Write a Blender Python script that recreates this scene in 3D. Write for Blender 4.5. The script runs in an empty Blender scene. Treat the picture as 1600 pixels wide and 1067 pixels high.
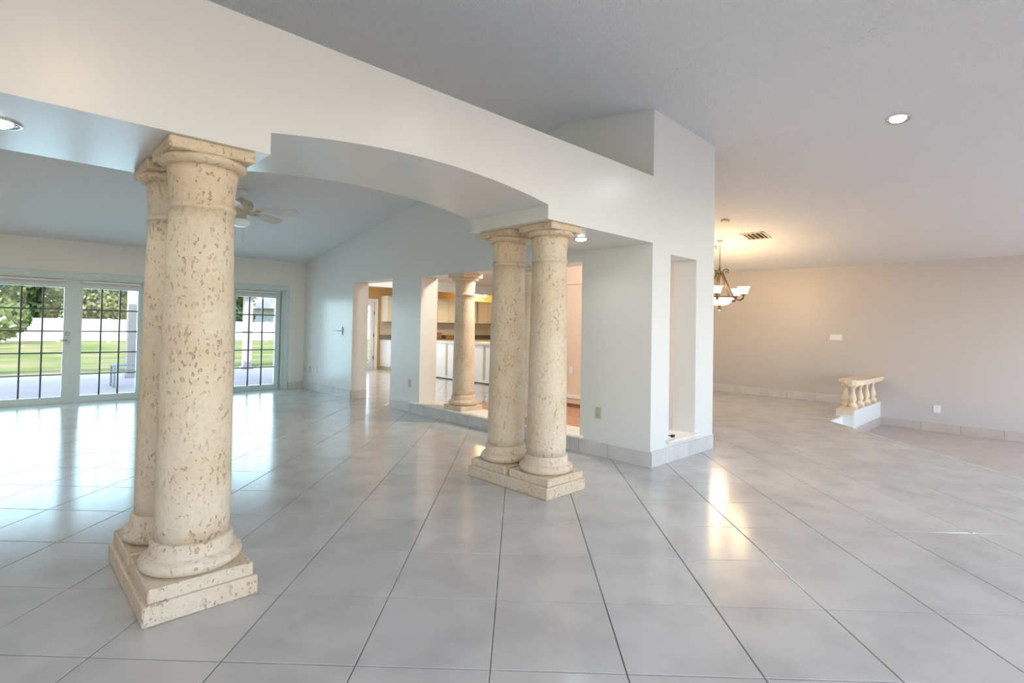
import bpy, bmesh, math, random
from mathutils import Matrix, Vector
random.seed(7)
C = bpy.context.scene.collection
sc = bpy.context.scene
PI = math.pi

# ------------------------------------------------------------------ camera
def camera():
    cd = bpy.data.cameras.new('camera'); co = bpy.data.objects.new('camera', cd); C.objects.link(co)
    cd.sensor_width = 36.0; cd.sensor_fit = 'HORIZONTAL'
    cd.lens = 18.7228; cd.shift_x = 0.003487; cd.shift_y = -0.02482
    cd.clip_start = 0.05; cd.clip_end = 300
    r, d, f = CAMROWS
    m = Matrix(((r[0], -d[0], -f[0], 0), (r[1], -d[1], -f[1], 0), (r[2], -d[2], -f[2], 1.31), (0, 0, 0, 1)))
    co.matrix_world = m
    sc.camera = co
CAMROWS = ((0.7203519, -0.6933623, 0.0184872), (0.027913, 0.0023468, -0.9996076), (0.6930468, 0.7205853, 0.0210444))
camera()

# ------------------------------------------------------------------ world, sun, daylight, added fill, exposure
w = bpy.data.worlds.new('World'); sc.world = w; w.use_nodes = True
nt = w.node_tree; nt.nodes.clear()
out = nt.nodes.new('ShaderNodeOutputWorld'); bg = nt.nodes.new('ShaderNodeBackground')
sky = nt.nodes.new('ShaderNodeTexSky'); sky.sky_type = 'NISHITA'; sky.sun_disc = False
sky.sun_elevation = math.radians(48); sky.sun_rotation = math.radians(200); sky.air_density = 1.0; sky.dust_density = 0.9; sky.ozone_density = 1.5
bg.inputs['Strength'].default_value = 0.75
nt.links.new(sky.outputs[0], bg.inputs[0]); nt.links.new(bg.outputs[0], out.inputs[0])

def lamp(name, kind, loc, energy, color, rot=(0, 0, 0), size=None, size_y=None, radius=None, spot=None, blend=0.6):
    l = bpy.data.lights.new(name, kind); o = bpy.data.objects.new(name, l); C.objects.link(o)
    o.location = loc; o.rotation_euler = rot; l.energy = energy; l.color = color
    if kind == 'AREA':
        l.shape = 'RECTANGLE'; l.size = size; l.size_y = size_y
    elif kind == 'SPOT':
        l.spot_size = spot; l.spot_blend = blend; l.shadow_soft_size = radius
    elif kind == 'POINT':
        l.shadow_soft_size = radius
    return o
sun = lamp('sun', 'SUN', (0, 0, 20), 4.4, (1, 0.92, 0.74), rot=(math.radians(40), 0, math.radians(-25)))
sun.data.angle = math.radians(0.6)
# added fill lamp behind the camera, set in an unseen opening
lamp('fill_front', 'AREA', (1.2, -3.05, 1.5), 14, (0.50, 0.74, 1.0), rot=(math.radians(90), 0, 0), size=5.6, size_y=2.4)
lamp('fill_side', 'AREA', (-2.85, 0.0, 1.5), 6, (1.0, 0.74, 0.42), rot=(math.radians(90), 0, math.radians(-90)), size=1.3, size_y=1.9)  # unseen warm fill, added for the left end of the beam
lamp('fill_living', 'AREA', (8.6, -3.05, 1.25), 58, (0.62, 0.74, 1.0), rot=(math.radians(90), 0, 0), size=4.6, size_y=2.4)  # cool fill added out of view for the right-hand side
lamp('fill_kitchen', 'AREA', (6.0, 14.05, 1.45), 85, (0.78, 0.90, 1.0), rot=(math.radians(-90), 0, 0), size=1.1, size_y=1.9)  # cool fill added out of view to brighten the peninsula
# daylight entering through the patio doors
lamp('daylight_patio', 'AREA', (2.0, 11.2, 1.15), 128, (0.50, 0.81, 1.0), rot=(math.radians(-90), 0, 0), size=4.2, size_y=2.0)
sc.view_settings.view_transform = 'Standard'; sc.view_settings.look = 'None'
sc.view_settings.gamma = 1.0; sc.view_settings.use_curve_mapping = False
sc.view_settings.exposure = 0.12
sc.cycles.max_bounces = 10; sc.cycles.diffuse_bounces = 5; sc.cycles.glossy_bounces = 4
sc.cycles.sample_clamp_indirect = 6

# ------------------------------------------------------------------ helpers
class MB:
    def __init__(s): s.v = []; s.f = []; s.m = []; s.sm = []
    def add(s, vs, fs, mi=0, smooth=False):
        n = len(s.v); s.v += [tuple(v) for v in vs]
        for f in fs: s.f.append(tuple(n + i for i in f)); s.m.append(mi); s.sm.append(smooth)
        return s
    def box(s, x0, y0, z0, x1, y1, z1, mi=0):
        v = [(x0,y0,z0),(x1,y0,z0),(x1,y1,z0),(x0,y1,z0),(x0,y0,z1),(x1,y0,z1),(x1,y1,z1),(x0,y1,z1)]
        return s.add(v, [(3,2,1,0),(4,5,6,7),(0,1,5,4),(1,2,6,5),(2,3,7,6),(3,0,4,7)], mi)
    def bbox(s, x0, y0, z0, x1, y1, z1, b=0.004, mi=0):
        # box with all edges chamfered
        bm = bmesh.new()
        bmesh.ops.create_cube(bm, size=1.0)
        for v in bm.verts:
            v.co = Vector(((x0+x1)/2 + v.co.x*(x1-x0), (y0+y1)/2 + v.co.y*(y1-y0), (z0+z1)/2 + v.co.z*(z1-z0)))
        bmesh.ops.bevel(bm, geom=list(bm.edges), offset=b, segments=1, affect='EDGES')
        bm.verts.index_update()
        s.add([v.co for v in bm.verts], [[v.index for v in f.verts] for f in bm.faces], mi); bm.free()
        return s
    def prism(s, poly, z0, z1, axis='z', mi=0):
        # poly in the plane perpendicular to axis: z:(x,y) y:(x,z) x:(y,z)
        def P(p, h):
            return (p[0], p[1], h) if axis == 'z' else ((p[0], h, p[1]) if axis == 'y' else (h, p[0], p[1]))
        n = len(poly); v = [P(p, z0) for p in poly] + [P(p, z1) for p in poly]
        f = [tuple(range(n))[::-1], tuple(range(n, 2*n))] + [(i, (i+1) % n, n+(i+1) % n, n+i) for i in range(n)]
        return s.add(v, f, mi)
    def lathe(s, prof, c=(0, 0, 0), seg=32, mi=0, smooth=True):
        # prof: list of (r, z)
        v = []; f = []; k = len(prof)
        for r, z in prof:
            for i in range(seg):
                a = 2*PI*i/seg; v.append((c[0]+r*math.cos(a), c[1]+r*math.sin(a), c[2]+z))
        for j in range(k-1):
            for i in range(seg):
                f.append((j*seg+i, j*seg+(i+1) % seg, (j+1)*seg+(i+1) % seg, (j+1)*seg+i))
        s.add(v, f, mi, smooth)
        n = len(s.v)-len(v)
        if prof[0][0] > 1e-5: s.f.append(tuple(n+i for i in range(seg))[::-1]); s.m.append(mi); s.sm.append(False)
        if prof[-1][0] > 1e-5: s.f.append(tuple(n+(k-1)*seg+i for i in range(seg))); s.m.append(mi); s.sm.append(False)
        return s
    def tube(s, pts, r, seg=8, mi=0, closed=False):
        pts = [Vector(p) for p in pts]; n = len(pts); v = []; f = []
        rr = r if isinstance(r, (list, tuple)) else [r]*n
        prev = None
        for i, p in enumerate(pts):
            if closed: t = pts[(i+1) % n]-pts[i-1]
            else: t = pts[min(i+1, n-1)]-pts[max(i-1, 0)]
            t.normalize()
            up = prev if prev is not None else (Vector((0, 0, 1)) if abs(t.z) < .9 else Vector((1, 0, 0)))
            a = (up - t*up.dot(t)).normalized(); b = t.cross(a); prev = a
            for k in range(seg):
                th = 2*PI*k/seg; v.append(p+(a*math.cos(th)+b*math.sin(th))*rr[i])
        m = n if closed else n-1
        for i in range(m):
            for k in range(seg):
                f.append((i*seg+k, i*seg+(k+1) % seg, ((i+1) % n)*seg+(k+1) % seg, ((i+1) % n)*seg+k))
        if not closed:
            f.append(tuple(range(seg))[::-1]); f.append(tuple((n-1)*seg+k for k in range(seg)))
        return s.add(v, f, mi, True)
    def mesh(s, name, mats):
        me = bpy.data.meshes.new(name); me.from_pydata(s.v, [], s.f)
        for m in (mats if isinstance(mats, (list, tuple)) else [mats]): me.materials.append(m)
        me.polygons.foreach_set('material_index', s.m); me.polygons.foreach_set('use_smooth', s.sm)
        bm = bmesh.new(); bm.from_mesh(me); bmesh.ops.recalc_face_normals(bm, faces=bm.faces); bm.to_mesh(me); bm.free()
        me.update(); return me
    def build(s, name, mats, parent=None, loc=None, label=None):
        o = bpy.data.objects.new(name, s.mesh(name, mats)); C.objects.link(o)
        if parent is not None: o.parent = parent
        if loc is not None: o.location = loc
        if label: o['label'] = label
        return o
def tag(o, label, cat, group=None):
    o['label'] = label; o['category'] = cat
    if group: o['group'] = group
    return o
def thing(name, label, cat, loc=(0, 0, 0), group=None, rz=0):
    o = bpy.data.objects.new(name, None); C.objects.link(o); o.location = loc; o.rotation_euler = (0, 0, rz)
    o.empty_display_size = .1
    return tag(o, label, cat, group)
def struct(o): o['kind'] = 'structure'; return o
def sempty(name, loc=(0, 0, 0)):
    o = bpy.data.objects.new(name, None); C.objects.link(o); o.location = loc; o.empty_display_size = .1
    return struct(o)
def dup(o, parent=None, loc=None):
    c = o.copy(); C.objects.link(c)
    if parent is not None: c.parent = parent
    if loc is not None: c.location = loc
    for ch in list(o.children): dup(ch, c)
    return c

# ------------------------------------------------------------------ materials
def mat(name, color, rough=.5, metal=0.0, spec=.5, noise=None, bump=None, coat=0.0, emit=None, estr=0.0, rand=0.0):
    """noise=(scale, color2, lo, hi[, detail]) mixes a second colour; bump=(scale, strength, dist[, detail])"""
    m = bpy.data.materials.new(name); m.use_nodes = True; n = m.node_tree.nodes; L = m.node_tree.links
    b = n['Principled BSDF']
    b.inputs['Base Color'].default_value = (*color, 1); b.inputs['Roughness'].default_value = rough
    b.inputs['Metallic'].default_value = metal; b.inputs['Specular IOR Level'].default_value = spec
    if coat: b.inputs['Coat Weight'].default_value = coat; b.inputs['Coat Roughness'].default_value = .06
    geo = n.new('ShaderNodeNewGeometry')
    last = None
    if noise:
        t = n.new('ShaderNodeTexNoise'); t.inputs['Scale'].default_value = noise[0]; t.inputs['Detail'].default_value = noise[4] if len(noise) > 4 else 5
        L.new(geo.outputs['Position'], t.inputs['Vector'])
        r = n.new('ShaderNodeMapRange'); r.inputs[1].default_value = noise[2]; r.inputs[2].default_value = noise[3]
        L.new(t.outputs['Fac'], r.inputs[0])
        mx = n.new('ShaderNodeMix'); mx.data_type = 'RGBA'; mx.inputs[6].default_value = (*color, 1); mx.inputs[7].default_value = (*noise[1], 1)
        L.new(r.outputs[0], mx.inputs[0]); last = mx.outputs[2]
    if rand:
        oi = n.new('ShaderNodeObjectInfo'); mr = n.new('ShaderNodeMapRange')
        mr.inputs[3].default_value = 1-rand; mr.inputs[4].default_value = 1+rand
        L.new(oi.outputs['Random'], mr.inputs[0])
        hv = n.new('ShaderNodeHueSaturation')
        if last: L.new(last, hv.inputs['Color'])
        else: hv.inputs['Color'].default_value = (*color, 1)
        L.new(mr.outputs[0], hv.inputs['Value']); last = hv.outputs[0]
    if last: L.new(last, b.inputs['Base Color'])
    if bump:
        t = n.new('ShaderNodeTexNoise'); t.inputs['Scale'].default_value = bump[0]; t.inputs['Detail'].default_value = bump[3] if len(bump) > 3 else 3
        L.new(geo.outputs['Position'], t.inputs['Vector'])
        bu = n.new('ShaderNodeBump'); bu.inputs['Strength'].default_value = bump[1]; bu.inputs['Distance'].default_value = bump[2]
        L.new(t.outputs['Fac'], bu.inputs['Height']); L.new(bu.outputs[0], b.inputs['Normal'])
    if emit:
        b.inputs['Emission Color'].default_value = (*emit, 1); b.inputs['Emission Strength'].default_value = estr
    return m

M_wall = mat('wall_paint', (.775, .77, .745), .27, bump=(9, .06, .01, 2))
M_beige = mat('beige_paint', (.57, .535, .51), .4, bump=(9, .05, .01, 2))
M_ceil = mat('ceiling_texture', (.80, .80, .81), .9, spec=.2, bump=(55, .9, .02, 4))
M_tile = mat('floor_tile', (.565, .545, .52), .175, spec=.6, noise=(3.2, (.47, .45, .43), .42, .72, 8), bump=(5.5, .05, .008, 2), rand=.035)
M_base = mat('base_tile', (.66, .64, .615), .3, noise=(4.5, (.57, .55, .53), .42, .72, 8), rand=.04)
M_grout = mat('grout', (.17, .145, .125), .8, noise=(2.0, (.40, .37, .34), .55, .68))
M_white = mat('white_trim', (.82, .83, .82), .3)
M_frame = mat('door_white_backlit', (.60, .70, .70), .3)  # white frames; their blue-grey backlit shade is put into the colour
M_muntin = mat('dark_bronze', (.035, .028, .022), .4)
M_stone_plain = mat('ledge_stone', (.90, .87, .82), .45, noise=(8, (.80, .72, .62), .45, .75))
M_plate = mat('almond_plate', (.55, .52, .40), .35)
M_plate_w = mat('white_plate', (.84, .83, .82), .3)
M_dark = mat('dark_slot', (.02, .02, .02), .5)
M_black = mat('black_rubber', (.012, .012, .014), .45)
M_chrome = mat('chrome', (.75, .76, .78), .15, metal=1.0)
M_bronze = mat('antique_bronze', (.055, .036, .016), .42, metal=.5, noise=(30, (.12, .08, .03), .4, .7))
M_fanwhite = mat('fan_cream', (.66, .58, .47), .4)
M_blade = mat('fan_blade', (.70, .66, .60), .35, noise=(6, (.62, .58, .52), .4, .7))
M_fglass = mat('frosted_glass', (.80, .88, .84), .25, emit=(.8, .95, .9), estr=.12)
M_shade = mat('lit_shade', (.95, .92, .85), .4, emit=(1.0, .86, .66), estr=2.2)
M_bulb = mat('lit_bulb', (1, 1, 1), .4, emit=(.86, .95, 1.0), estr=14)
M_wbulb = mat('warm_bulb', (1, 1, 1), .4, emit=(1.0, .80, .45), estr=9)
M_cab = mat('cabinet_cream', (.78, .71, .56), .35)
M_panel = mat('peninsula_white', (.80, .79, .76), .35)
M_batten = mat('batten_tan', (.50, .41, .24), .45)
M_granite = mat('granite', (.10, .075, .055), .2, noise=(60, (.30, .23, .17), .45, .62))
M_counter = mat('counter_edge', (.72, .66, .55), .25)
M_splash = mat('backsplash', (.60, .52, .42), .35)
M_ochre = mat('ochre_wall', (.56, .35, .13), .55)
M_peach = mat('peach_wall', (.74, .615, .50), .5)
M_terra = mat('terracotta', (.50, .26, .16), .4, noise=(5, (.56, .33, .23), .4, .7))
M_wood = mat('dark_wood', (.30, .14, .05), .4, noise=(12, (.42, .21, .08), .4, .7))
M_sunk = mat('sunken_tile', (.56, .485, .43), .3, noise=(4, (.50, .43, .38), .42, .72, 8), rand=.03)
M_balu = mat('baluster_stone', (.82, .70, .55), .55, noise=(14, (.74, .59, .43), .45, .75), bump=(50, .3, .004))
M_patio = mat('patio_concrete', (.93, .77, .74), .7, noise=(1.3, (.87, .71, .69), .4, .7))
M_lawn = mat('lawn', (.17, .22, .055), .9, noise=(.45, (.33, .28, .13), .40, .62, 8), spec=.1)
M_post = mat('patio_post', (.60, .53, .50), .7)
M_fence = mat('vinyl_fence', (.82, .82, .84), .5)
M_bark = mat('bark', (.14, .10, .07), .9)
M_roof = mat('grey_shingle', (.33, .31, .31), .8, noise=(9, (.25, .24, .24), .4, .7))
M_house = mat('house_wall', (.78, .78, .78), .7)
M_glassd = mat('house_window', (.10, .12, .14), .15)
M_metal = mat('bench_metal', (.33, .34, .36), .4, metal=.6)
M_leaf = [mat('leaf_dark', (.045, .085, .022), .6, rand=.2), mat('leaf_mid', (.11, .16, .035), .6, rand=.2), mat('leaf_olive', (.17, .17, .05), .6, rand=.2)]

def stone_mat():
    m = bpy.data.materials.new('coral_stone'); m.use_nodes = True; n = m.node_tree.nodes; L = m.node_tree.links
    b = n['Principled BSDF']; b.inputs['Roughness'].default_value = .62; b.inputs['Specular IOR Level'].default_value = .3
    geo = n.new('ShaderNodeNewGeometry')
    def noise(sc_, det, vec=None):
        t = n.new('ShaderNodeTexNoise'); t.inputs['Scale'].default_value = sc_; t.inputs['Detail'].default_value = det
        L.new(vec or geo.outputs['Position'], t.inputs['Vector']); return t.outputs['Fac']
    def rng(x, a, b_, c=0, d=1):
        r = n.new('ShaderNodeMapRange'); r.inputs[1].default_value = a; r.inputs[2].default_value = b_; r.inputs[3].default_value = c; r.inputs[4].default_value = d
        L.new(x, r.inputs[0]); return r.outputs[0]
    def math_(op, a, b_):
        q = n.new('ShaderNodeMath'); q.operation = op
        for i, s in enumerate((a, b_)):
            if isinstance(s, (int, float)): q.inputs[i].default_value = s
            else: L.new(s, q.inputs[i])
        return q.outputs[0]
    def mix(f, a, b_):
        q = n.new('ShaderNodeMix'); q.data_type = 'RGBA'; L.new(f, q.inputs[0])
        for i, s in ((6, a), (7, b_)):
            if isinstance(s, tuple): q.inputs[i].default_value = (*s, 1)
            else: L.new(s, q.inputs[i])
        return q.outputs[2]
    big = rng(noise(4, 4), .4, .66); fine = rng(noise(38, 4), .45, .7)
    col = mix(big, (.75, .63, .475), (.71, .55, .38)); col = mix(math_('MULTIPLY', fine, .4), col, (.57, .46, .35))
    # shell pits: small elongated voids, clustered
    mp = n.new('ShaderNodeMapping'); mp.inputs['Scale'].default_value = (1, 1, .6); L.new(geo.outputs['Position'], mp.inputs['Vector'])
    pit = rng(noise(62, 2.2, mp.outputs[0]), .60, .67); clus = rng(noise(8, 2), .36, .56)
    pits = math_('MULTIPLY', pit, clus)
    v = n.new('ShaderNodeTexVoronoi'); v.inputs['Scale'].default_value = 17; L.new(geo.outputs['Position'], v.inputs['Vector'])
    hole = math_('MULTIPLY', rng(v.outputs['Distance'], .13, .07), rng(noise(5, 1), .5, .6))
    allp = math_('MAXIMUM', pits, hole)
    col = mix(math_('MULTIPLY', allp, .45), col, (.46, .29, .19))
    L.new(col, b.inputs['Base Color'])
    h = math_('SUBTRACT', math_('MULTIPLY', noise(60, 3), .25), allp)
    bu = n.new('ShaderNodeBump'); bu.inputs['Strength'].default_value = .9; bu.inputs['Distance'].default_value = .007
    L.new(h, bu.inputs['Height']); L.new(bu.outputs[0], b.inputs['Normal'])
    return m
M_stone = stone_mat()
def glass_mat():
    m = bpy.data.materials.new('window_glass'); m.use_nodes = True; n = m.node_tree.nodes; L = m.node_tree.links; n.clear()
    o = n.new('ShaderNodeOutputMaterial'); t = n.new('ShaderNodeBsdfTransparent'); g = n.new('ShaderNodeBsdfGlossy')
    t.inputs[0].default_value = (.96, .98, .97, 1); g.inputs['Roughness'].default_value = .02
    lw = n.new('ShaderNodeLayerWeight'); lw.inputs[0].default_value = .25; mx = n.new('ShaderNodeMixShader'); mp = n.new('ShaderNodeMath'); mp.operation = 'MULTIPLY'; mp.inputs[1].default_value = .5
    L.new(lw.outputs['Fresnel'], mp.inputs[0]); L.new(mp.outputs[0], mx.inputs[0]); L.new(t.outputs[0], mx.inputs[1]); L.new(g.outputs[0], mx.inputs[2]); L.new(mx.outputs[0], o.inputs[0])
    return m
M_glass = glass_mat()

# ------------------------------------------------------------------ key dimensions
XK, XK2 = 4.52, 4.82        # wall between family room and kitchen
YB, YB2 = 2.72, 3.63        # beam front and back
YW = 10.68                  # patio-door wall
XR = 11.42                  # right-hand wall
ZL = -0.31                  # sunken floor
XL, YF = -3.0, -3.2         # walls behind the camera
def gz(y): return 3.44 + (y-2.72)*.137 if y < 3.83 else 3.592-(y-3.83)*.155
def fz(x): return 3.592 if x < 3.55 else (3.592-(x-3.55)*.1567 if x < 4.52 else (3.44-(x-4.52)*.029 if x < 5.9 else 3.40-(x-5.9)*.1495))

# ------------------------------------------------------------------ floors
GO = Vector(((0.29479, 2.62243))); GA = Vector(((0.36800, -0.36800))); GB = Vector(((0.36800, 0.36800)))
def gpt(i, j): return GO + GA*i + GB*j
D = 6.504; DE = 6.62      # last tile joint and outer edge of the step (x - y)
fl = MB()
outline = [(XL, YF), (D+YF, YF), (D+2.42, 2.42), (XR, 2.42), (XR, 7.2), (13.0, 7.2), (13.0, 14.0), (5.25, 14.0), (5.25, 11.25), (XK2, 11.25), (XK2, YW+.3), (XL, YW+.3)]
fl.prism(outline, -.5, -.0035)
floor = struct(fl.build('floor', M_grout))
def clip(poly, n, k):   # keep n.p <= k
    o = []
    for i in range(len(poly)):
        a, b = poly[i], poly[(i+1) % len(poly)]; da = n[0]*a[0]+n[1]*a[1]-k; db = n[0]*b[0]+n[1]*b[1]-k
        if da <= 1e-9: o.append(a)
        if (da < -1e-9 and db > 1e-9) or (da > 1e-9 and db < -1e-9):
            t = da/(da-db); o.append((a[0]+t*(b[0]-a[0]), a[1]+t*(b[1]-a[1])))
    return o
def area(p): return abs(sum(p[i][0]*p[(i+1) % len(p)][1]-p[(i+1) % len(p)][0]*p[i][1] for i in range(len(p))))/2 if len(p) > 2 else 0
def tile_shape(mb, poly, zb, zt, bev=.003):
    c = (sum(p[0] for p in poly)/len(poly), sum(p[1] for p in poly)/len(poly)); n = len(poly)
    def ins(d):
        r = []
        for p in poly:
            dx, dy = p[0]-c[0], p[1]-c[1]; l = math.hypot(dx, dy) or 1; r.append((p[0]-dx/l*d, p[1]-dy/l*d))
        return r
    a = ins(.0035); b = ins(.0035+bev)
    v = [(p[0], p[1], zb) for p in a]+[(p[0], p[1], zt-.0018) for p in a]+[(p[0], p[1], zt) for p in b]
    f = [tuple(range(2*n, 3*n))]
    for i in range(n):
        k = (i+1) % n; f += [(i, k, n+k, n+i), (n+i, n+k, 2*n+k, 2*n+i)]
    mb.add(v, f)
def region_main(i, poly):
    cx = sum(p[0] for p in poly)/4; cy = sum(p[1] for p in poly)/4
    if i >= 12:
        p = clip(poly, (0, -1), -2.42)
    else: p = poly
    p = clip(p, (-1, 0), -XL); p = clip(p, (0, -1), -YF)
    if cy > 11.25 and cx > XK+.15: p = clip(p, (-1, 0), -5.25)
    if cx < XK+.15: p = clip(p, (0, 1), YW+.05)
    else: p = clip(p, (0, 1), 14.0)
    p = clip(p, (1, 0), XR if cy < 7.2 else 13.0)
    if XK2 < cx < 6.95 and 3.6 < cy < 6.9: return []
    return p
CR, CD, CF = [Vector(q) for q in CAMROWS]
def vis(x, y, z):
    q = Vector((x, y, z-1.31)); f = q.dot(CF)
    if f < .3: return None
    return f, 794.4+832.1*q.dot(CR)/f, 493.8+832.1*q.dot(CD)/f
cands = []
for i in range(-22, 32):
    for j in range(-14, 36):
        poly = [tuple(gpt(i, j)), tuple(gpt(i+1, j)), tuple(gpt(i+1, j+1)), tuple(gpt(i, j+1))]
        p = region_main(i, poly)
        if area(p) < .004: continue
        whole = abs(area(p)-area(poly)) < 1e-6
        c = gpt(i+.5, j+.5); q = vis(c.x, c.y, 0)
        key = 1e3
        if q:
            f, px, py = q
            mx = 832*.4/f
            if -mx < px < 1600+mx and py < 1067+mx*1.5 and f < 7.6 and (c.x < XK+.2 or c.y < 3.3): key = f
        cands.append((key, i, j, p, whole))
cands.sort(key=lambda t: t[0])
single = [t for t in cands if t[0] < 999][:290]; rest = [t for t in cands if t not in single]
def place_tiles(single, rest, parent, zt, material, off=(0, 0)):
    s = MB(); tile_shape(s, [(p[0]-gpt(.5, .5).x, p[1]-gpt(.5, .5).y) for p in (gpt(0, 0), gpt(1, 0), gpt(1, 1), gpt(0, 1))], -.02, 0)
    tm = s.mesh('tile', material)
    for key, i, j, p, whole in single:
        c = gpt(i+.5, j+.5)
        if whole:
            o = bpy.data.objects.new('tile', tm); C.objects.link(o); o.parent = parent; o.location = (c.x, c.y, zt+random.uniform(-.0004, .0004))
        else:
            b = MB(); tile_shape(b, p, zt-.02, zt); b.build('tile', material, parent)
    if rest:
        b = MB()
        for key, i, j, p, whole in rest: tile_shape(b, p, zt-.02, zt)
        o = b.build('tile_field', material, parent); o['kind'] = 'stuff'
place_tiles(single, rest, floor, 0.0, M_tile)
# bull-nosed edge strip of the step and its riser
tr = MB(); s2 = .7071
for k in range(11):
    y0 = YF+.2+k*.5; y1 = min(y0+.497, 2.42-.0)
    if y1 <= y0: break
    tr.prism([(D+y0+.004, y0), (DE+y0, y0), (DE+y1, y1), (D+y1+.004, y1)], -.022, 0.0)
tr.prism([(D+YF, YF), (D+.09+YF, YF), (D+.09+2.42, 2.42), (D+2.42, 2.42)], ZL, -.022, mi=1)
struct(tr.build('trim_1', [M_tile, M_white]))
# sunken floor
sf = MB().prism([(D+.05+YF, YF), (XR, YF), (XR, 2.42), (D+.05+2.42, 2.42)], -.8, ZL-.0035)
sunk = struct(sf.build('floor_sunken', M_grout))
sc_ = []
for i in range(10, 34):
    for j in range(-16, 22):
        poly = [tuple(gpt(i, j)), tuple(gpt(i+1, j)), tuple(gpt(i+1, j+1)), tuple(gpt(i, j+1))]
        p = clip(poly, (-1, 1), -(D+.09)); p = clip(p, (1, 0), XR); p = clip(p, (0, 1), 2.40); p = clip(p, (0, -1), -YF)
        if area(p) < .004: continue
        c = gpt(i+.5, j+.5); q = vis(c.x, c.y, ZL); ok = q and q[1] < 1700 and q[1] > 1300
        sc_.append((0 if ok else 1e3, i, j, p, abs(area(p)-area(poly)) < 1e-6))
place_tiles([t for t in sc_ if t[0] == 0], [t for t in sc_ if t[0]], sunk, ZL, M_sunk)
# terracotta floor of the nook behind the pass-through
nk = MB()
for a in range(8):
    for b in range(14):
        x0 = XK2+a*.3; y0 = 3.46+b*.3; x1 = min(x0+.297, 6.95); y1 = min(y0+.297, 6.95)
        if x1-x0 > .02 and y1-y0 > .02: nk.box(x0, y0, -.003, x1, y1, .003)
o = struct(nk.build('floor_nook', M_terra))

# ------------------------------------------------------------------ ceilings
ce = MB()
def quad(mb, pts, th=.12):
    n = len(pts); v = list(pts)+[(p[0], p[1], p[2]+th) for p in pts]
    mb.add(v, [tuple(range(n)), tuple(range(n, 2*n))[::-1]]+[(i, (i+1) % n, n+(i+1) % n, n+i) for i in range(n)])
Pv = (XK, 2.72, 3.44); Qv = (3.55, 3.83, 3.592)
# family-room slope down to the patio doors
quad(ce, [(XL-.2, 3.83, 3.592), (XK+.15, 3.83, 3.592), (XK+.15, YW+.2, gz(YW+.2)), (XL-.2, YW+.2, gz(YW+.2))])
# flat top of the vault
quad(ce, [(XL-.2, YF-.2, 3.592), (3.55, YF-.2, 3.592), Qv, (XL-.2, 3.83, 3.592)])
# front slope, cut by the valley
quad(ce, [(3.55, YF-.2, 3.592), (XK, YF-.2, 3.44), Pv, Qv])
# small triangle between valley, ridge and kitchen wall
quad(ce, [Pv, (XK+.15, 2.72, 3.44), (XK+.15, 3.83, 3.592), Qv])
quad(ce, [(XK, YF-.2, 3.44), (5.9, YF-.2, 3.40), (5.9, 2.72, 3.40), (XK, 2.72, 3.44)])
quad(ce, [(XK+.15, 2.72, 3.437), (5.9, 2.72, 3.40), (5.9, 2.98, 3.40), (XK+.15, 2.98, 3.437)])
quad(ce, [(5.9, YF-.2, 3.40), (XR+.2, YF-.2, fz(XR+.2)), (XR+.2, 7.4, fz(XR+.2)), (5.9, 7.4, 3.40)])
struct(ce.build('ceiling', M_ceil))
ck = MB(); ck.box(XK2, 3.6, 2.42, 7.2, 11.2, 2.5); ck.box(XK2, 2.98, 2.42, 5.6, 3.6, 2.5); ck.box(7.2, 7.2, 2.42, 13.1, 11.2, 2.5); ck.box(5.25, 11.2, 2.60, 13.1, 14.1, 2.7)
struct(ck.build('ceiling_kitchen', M_peach))

# ------------------------------------------------------------------ walls
def wall_profile(pieces, ax, t0, t1):
    mb = MB()
    for a, b, z0, z1a, z1b in pieces:
        mb.prism([(a, z0), (b, z0), (b, z1b), (a, z1a)], t0, t1, axis=ax)
    return mb
T = .05
kp = [(YB, 3.57, 0, gz(YB)+T, gz(3.57)+T), (3.57, 3.83, 2.03, gz(3.57)+T, gz(3.83)+T), (3.83, 6.57, 2.03, gz(3.83)+T, gz(6.57)+T),
      (3.57, 6.57, 0, .145, .145), (6.57, 7.37, 0, gz(6.57)+T, gz(7.37)+T), (7.37, 8.655, 2.05, gz(7.37)+T, gz(8.655)+T), (8.655, YW+.3, 0, gz(8.655)+T, gz(YW+.3)+T)]
wall_k = struct(wall_profile(kp, 'x', XK, XK2).build('wall_kitchen', M_wall))
pp = [(XK2, 4.857, 0, fz(XK2)+T, fz(4.857)+T), (4.857, 5.405, 0, .19, .19), (4.857, 5.405, 2.07, fz(4.857)+T, fz(5.405)+T), (5.405, 5.82, 0, fz(5.405)+T, fz(5.82)+T)]
wall_p = struct(wall_profile(pp, 'y', YB, 2.98).build('wall_pier', M_wall))
# arched beam on the columns
bm_ = MB(); zb, zt = 2.145, 2.787
pts = [(XL, zb), (.958, zb), (.958, 2.253)]
for k in range(1, 25):
    x = .958+k*(3.018-.958)/24; u = (x-1.988)/1.03; pts.append((x, 2.253+.092*(1-u*u)))
pts += [(3.018, zb), (XK, zb), (XK, zt), (XL, zt)]
lo = pts[:-2]
v = []; f = []
top = [(x, zt) for x, z in lo]
nn = len(lo)
for y in (YB, YB2):
    v += [(x, y, z) for x, z in lo]+[(x, y, z) for x, z in top]
W2 = 2*nn
for i in range(nn-1):
    f += [(i, i+1, nn+i+1, nn+i), (W2+i+1, W2+i, W2+nn+i, W2+nn+i+1), (i+1, i, W2+i, W2+i+1), (nn+i, nn+i+1, W2+nn+i+1, W2+nn+i)]
f += [(0, nn, W2+nn, W2), (nn-1, W2+nn-1, W2+2*nn-1, 2*nn-1)]
bm_.add(v, f)
struct(bm_.build('wall_beam', M_wall))
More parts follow.
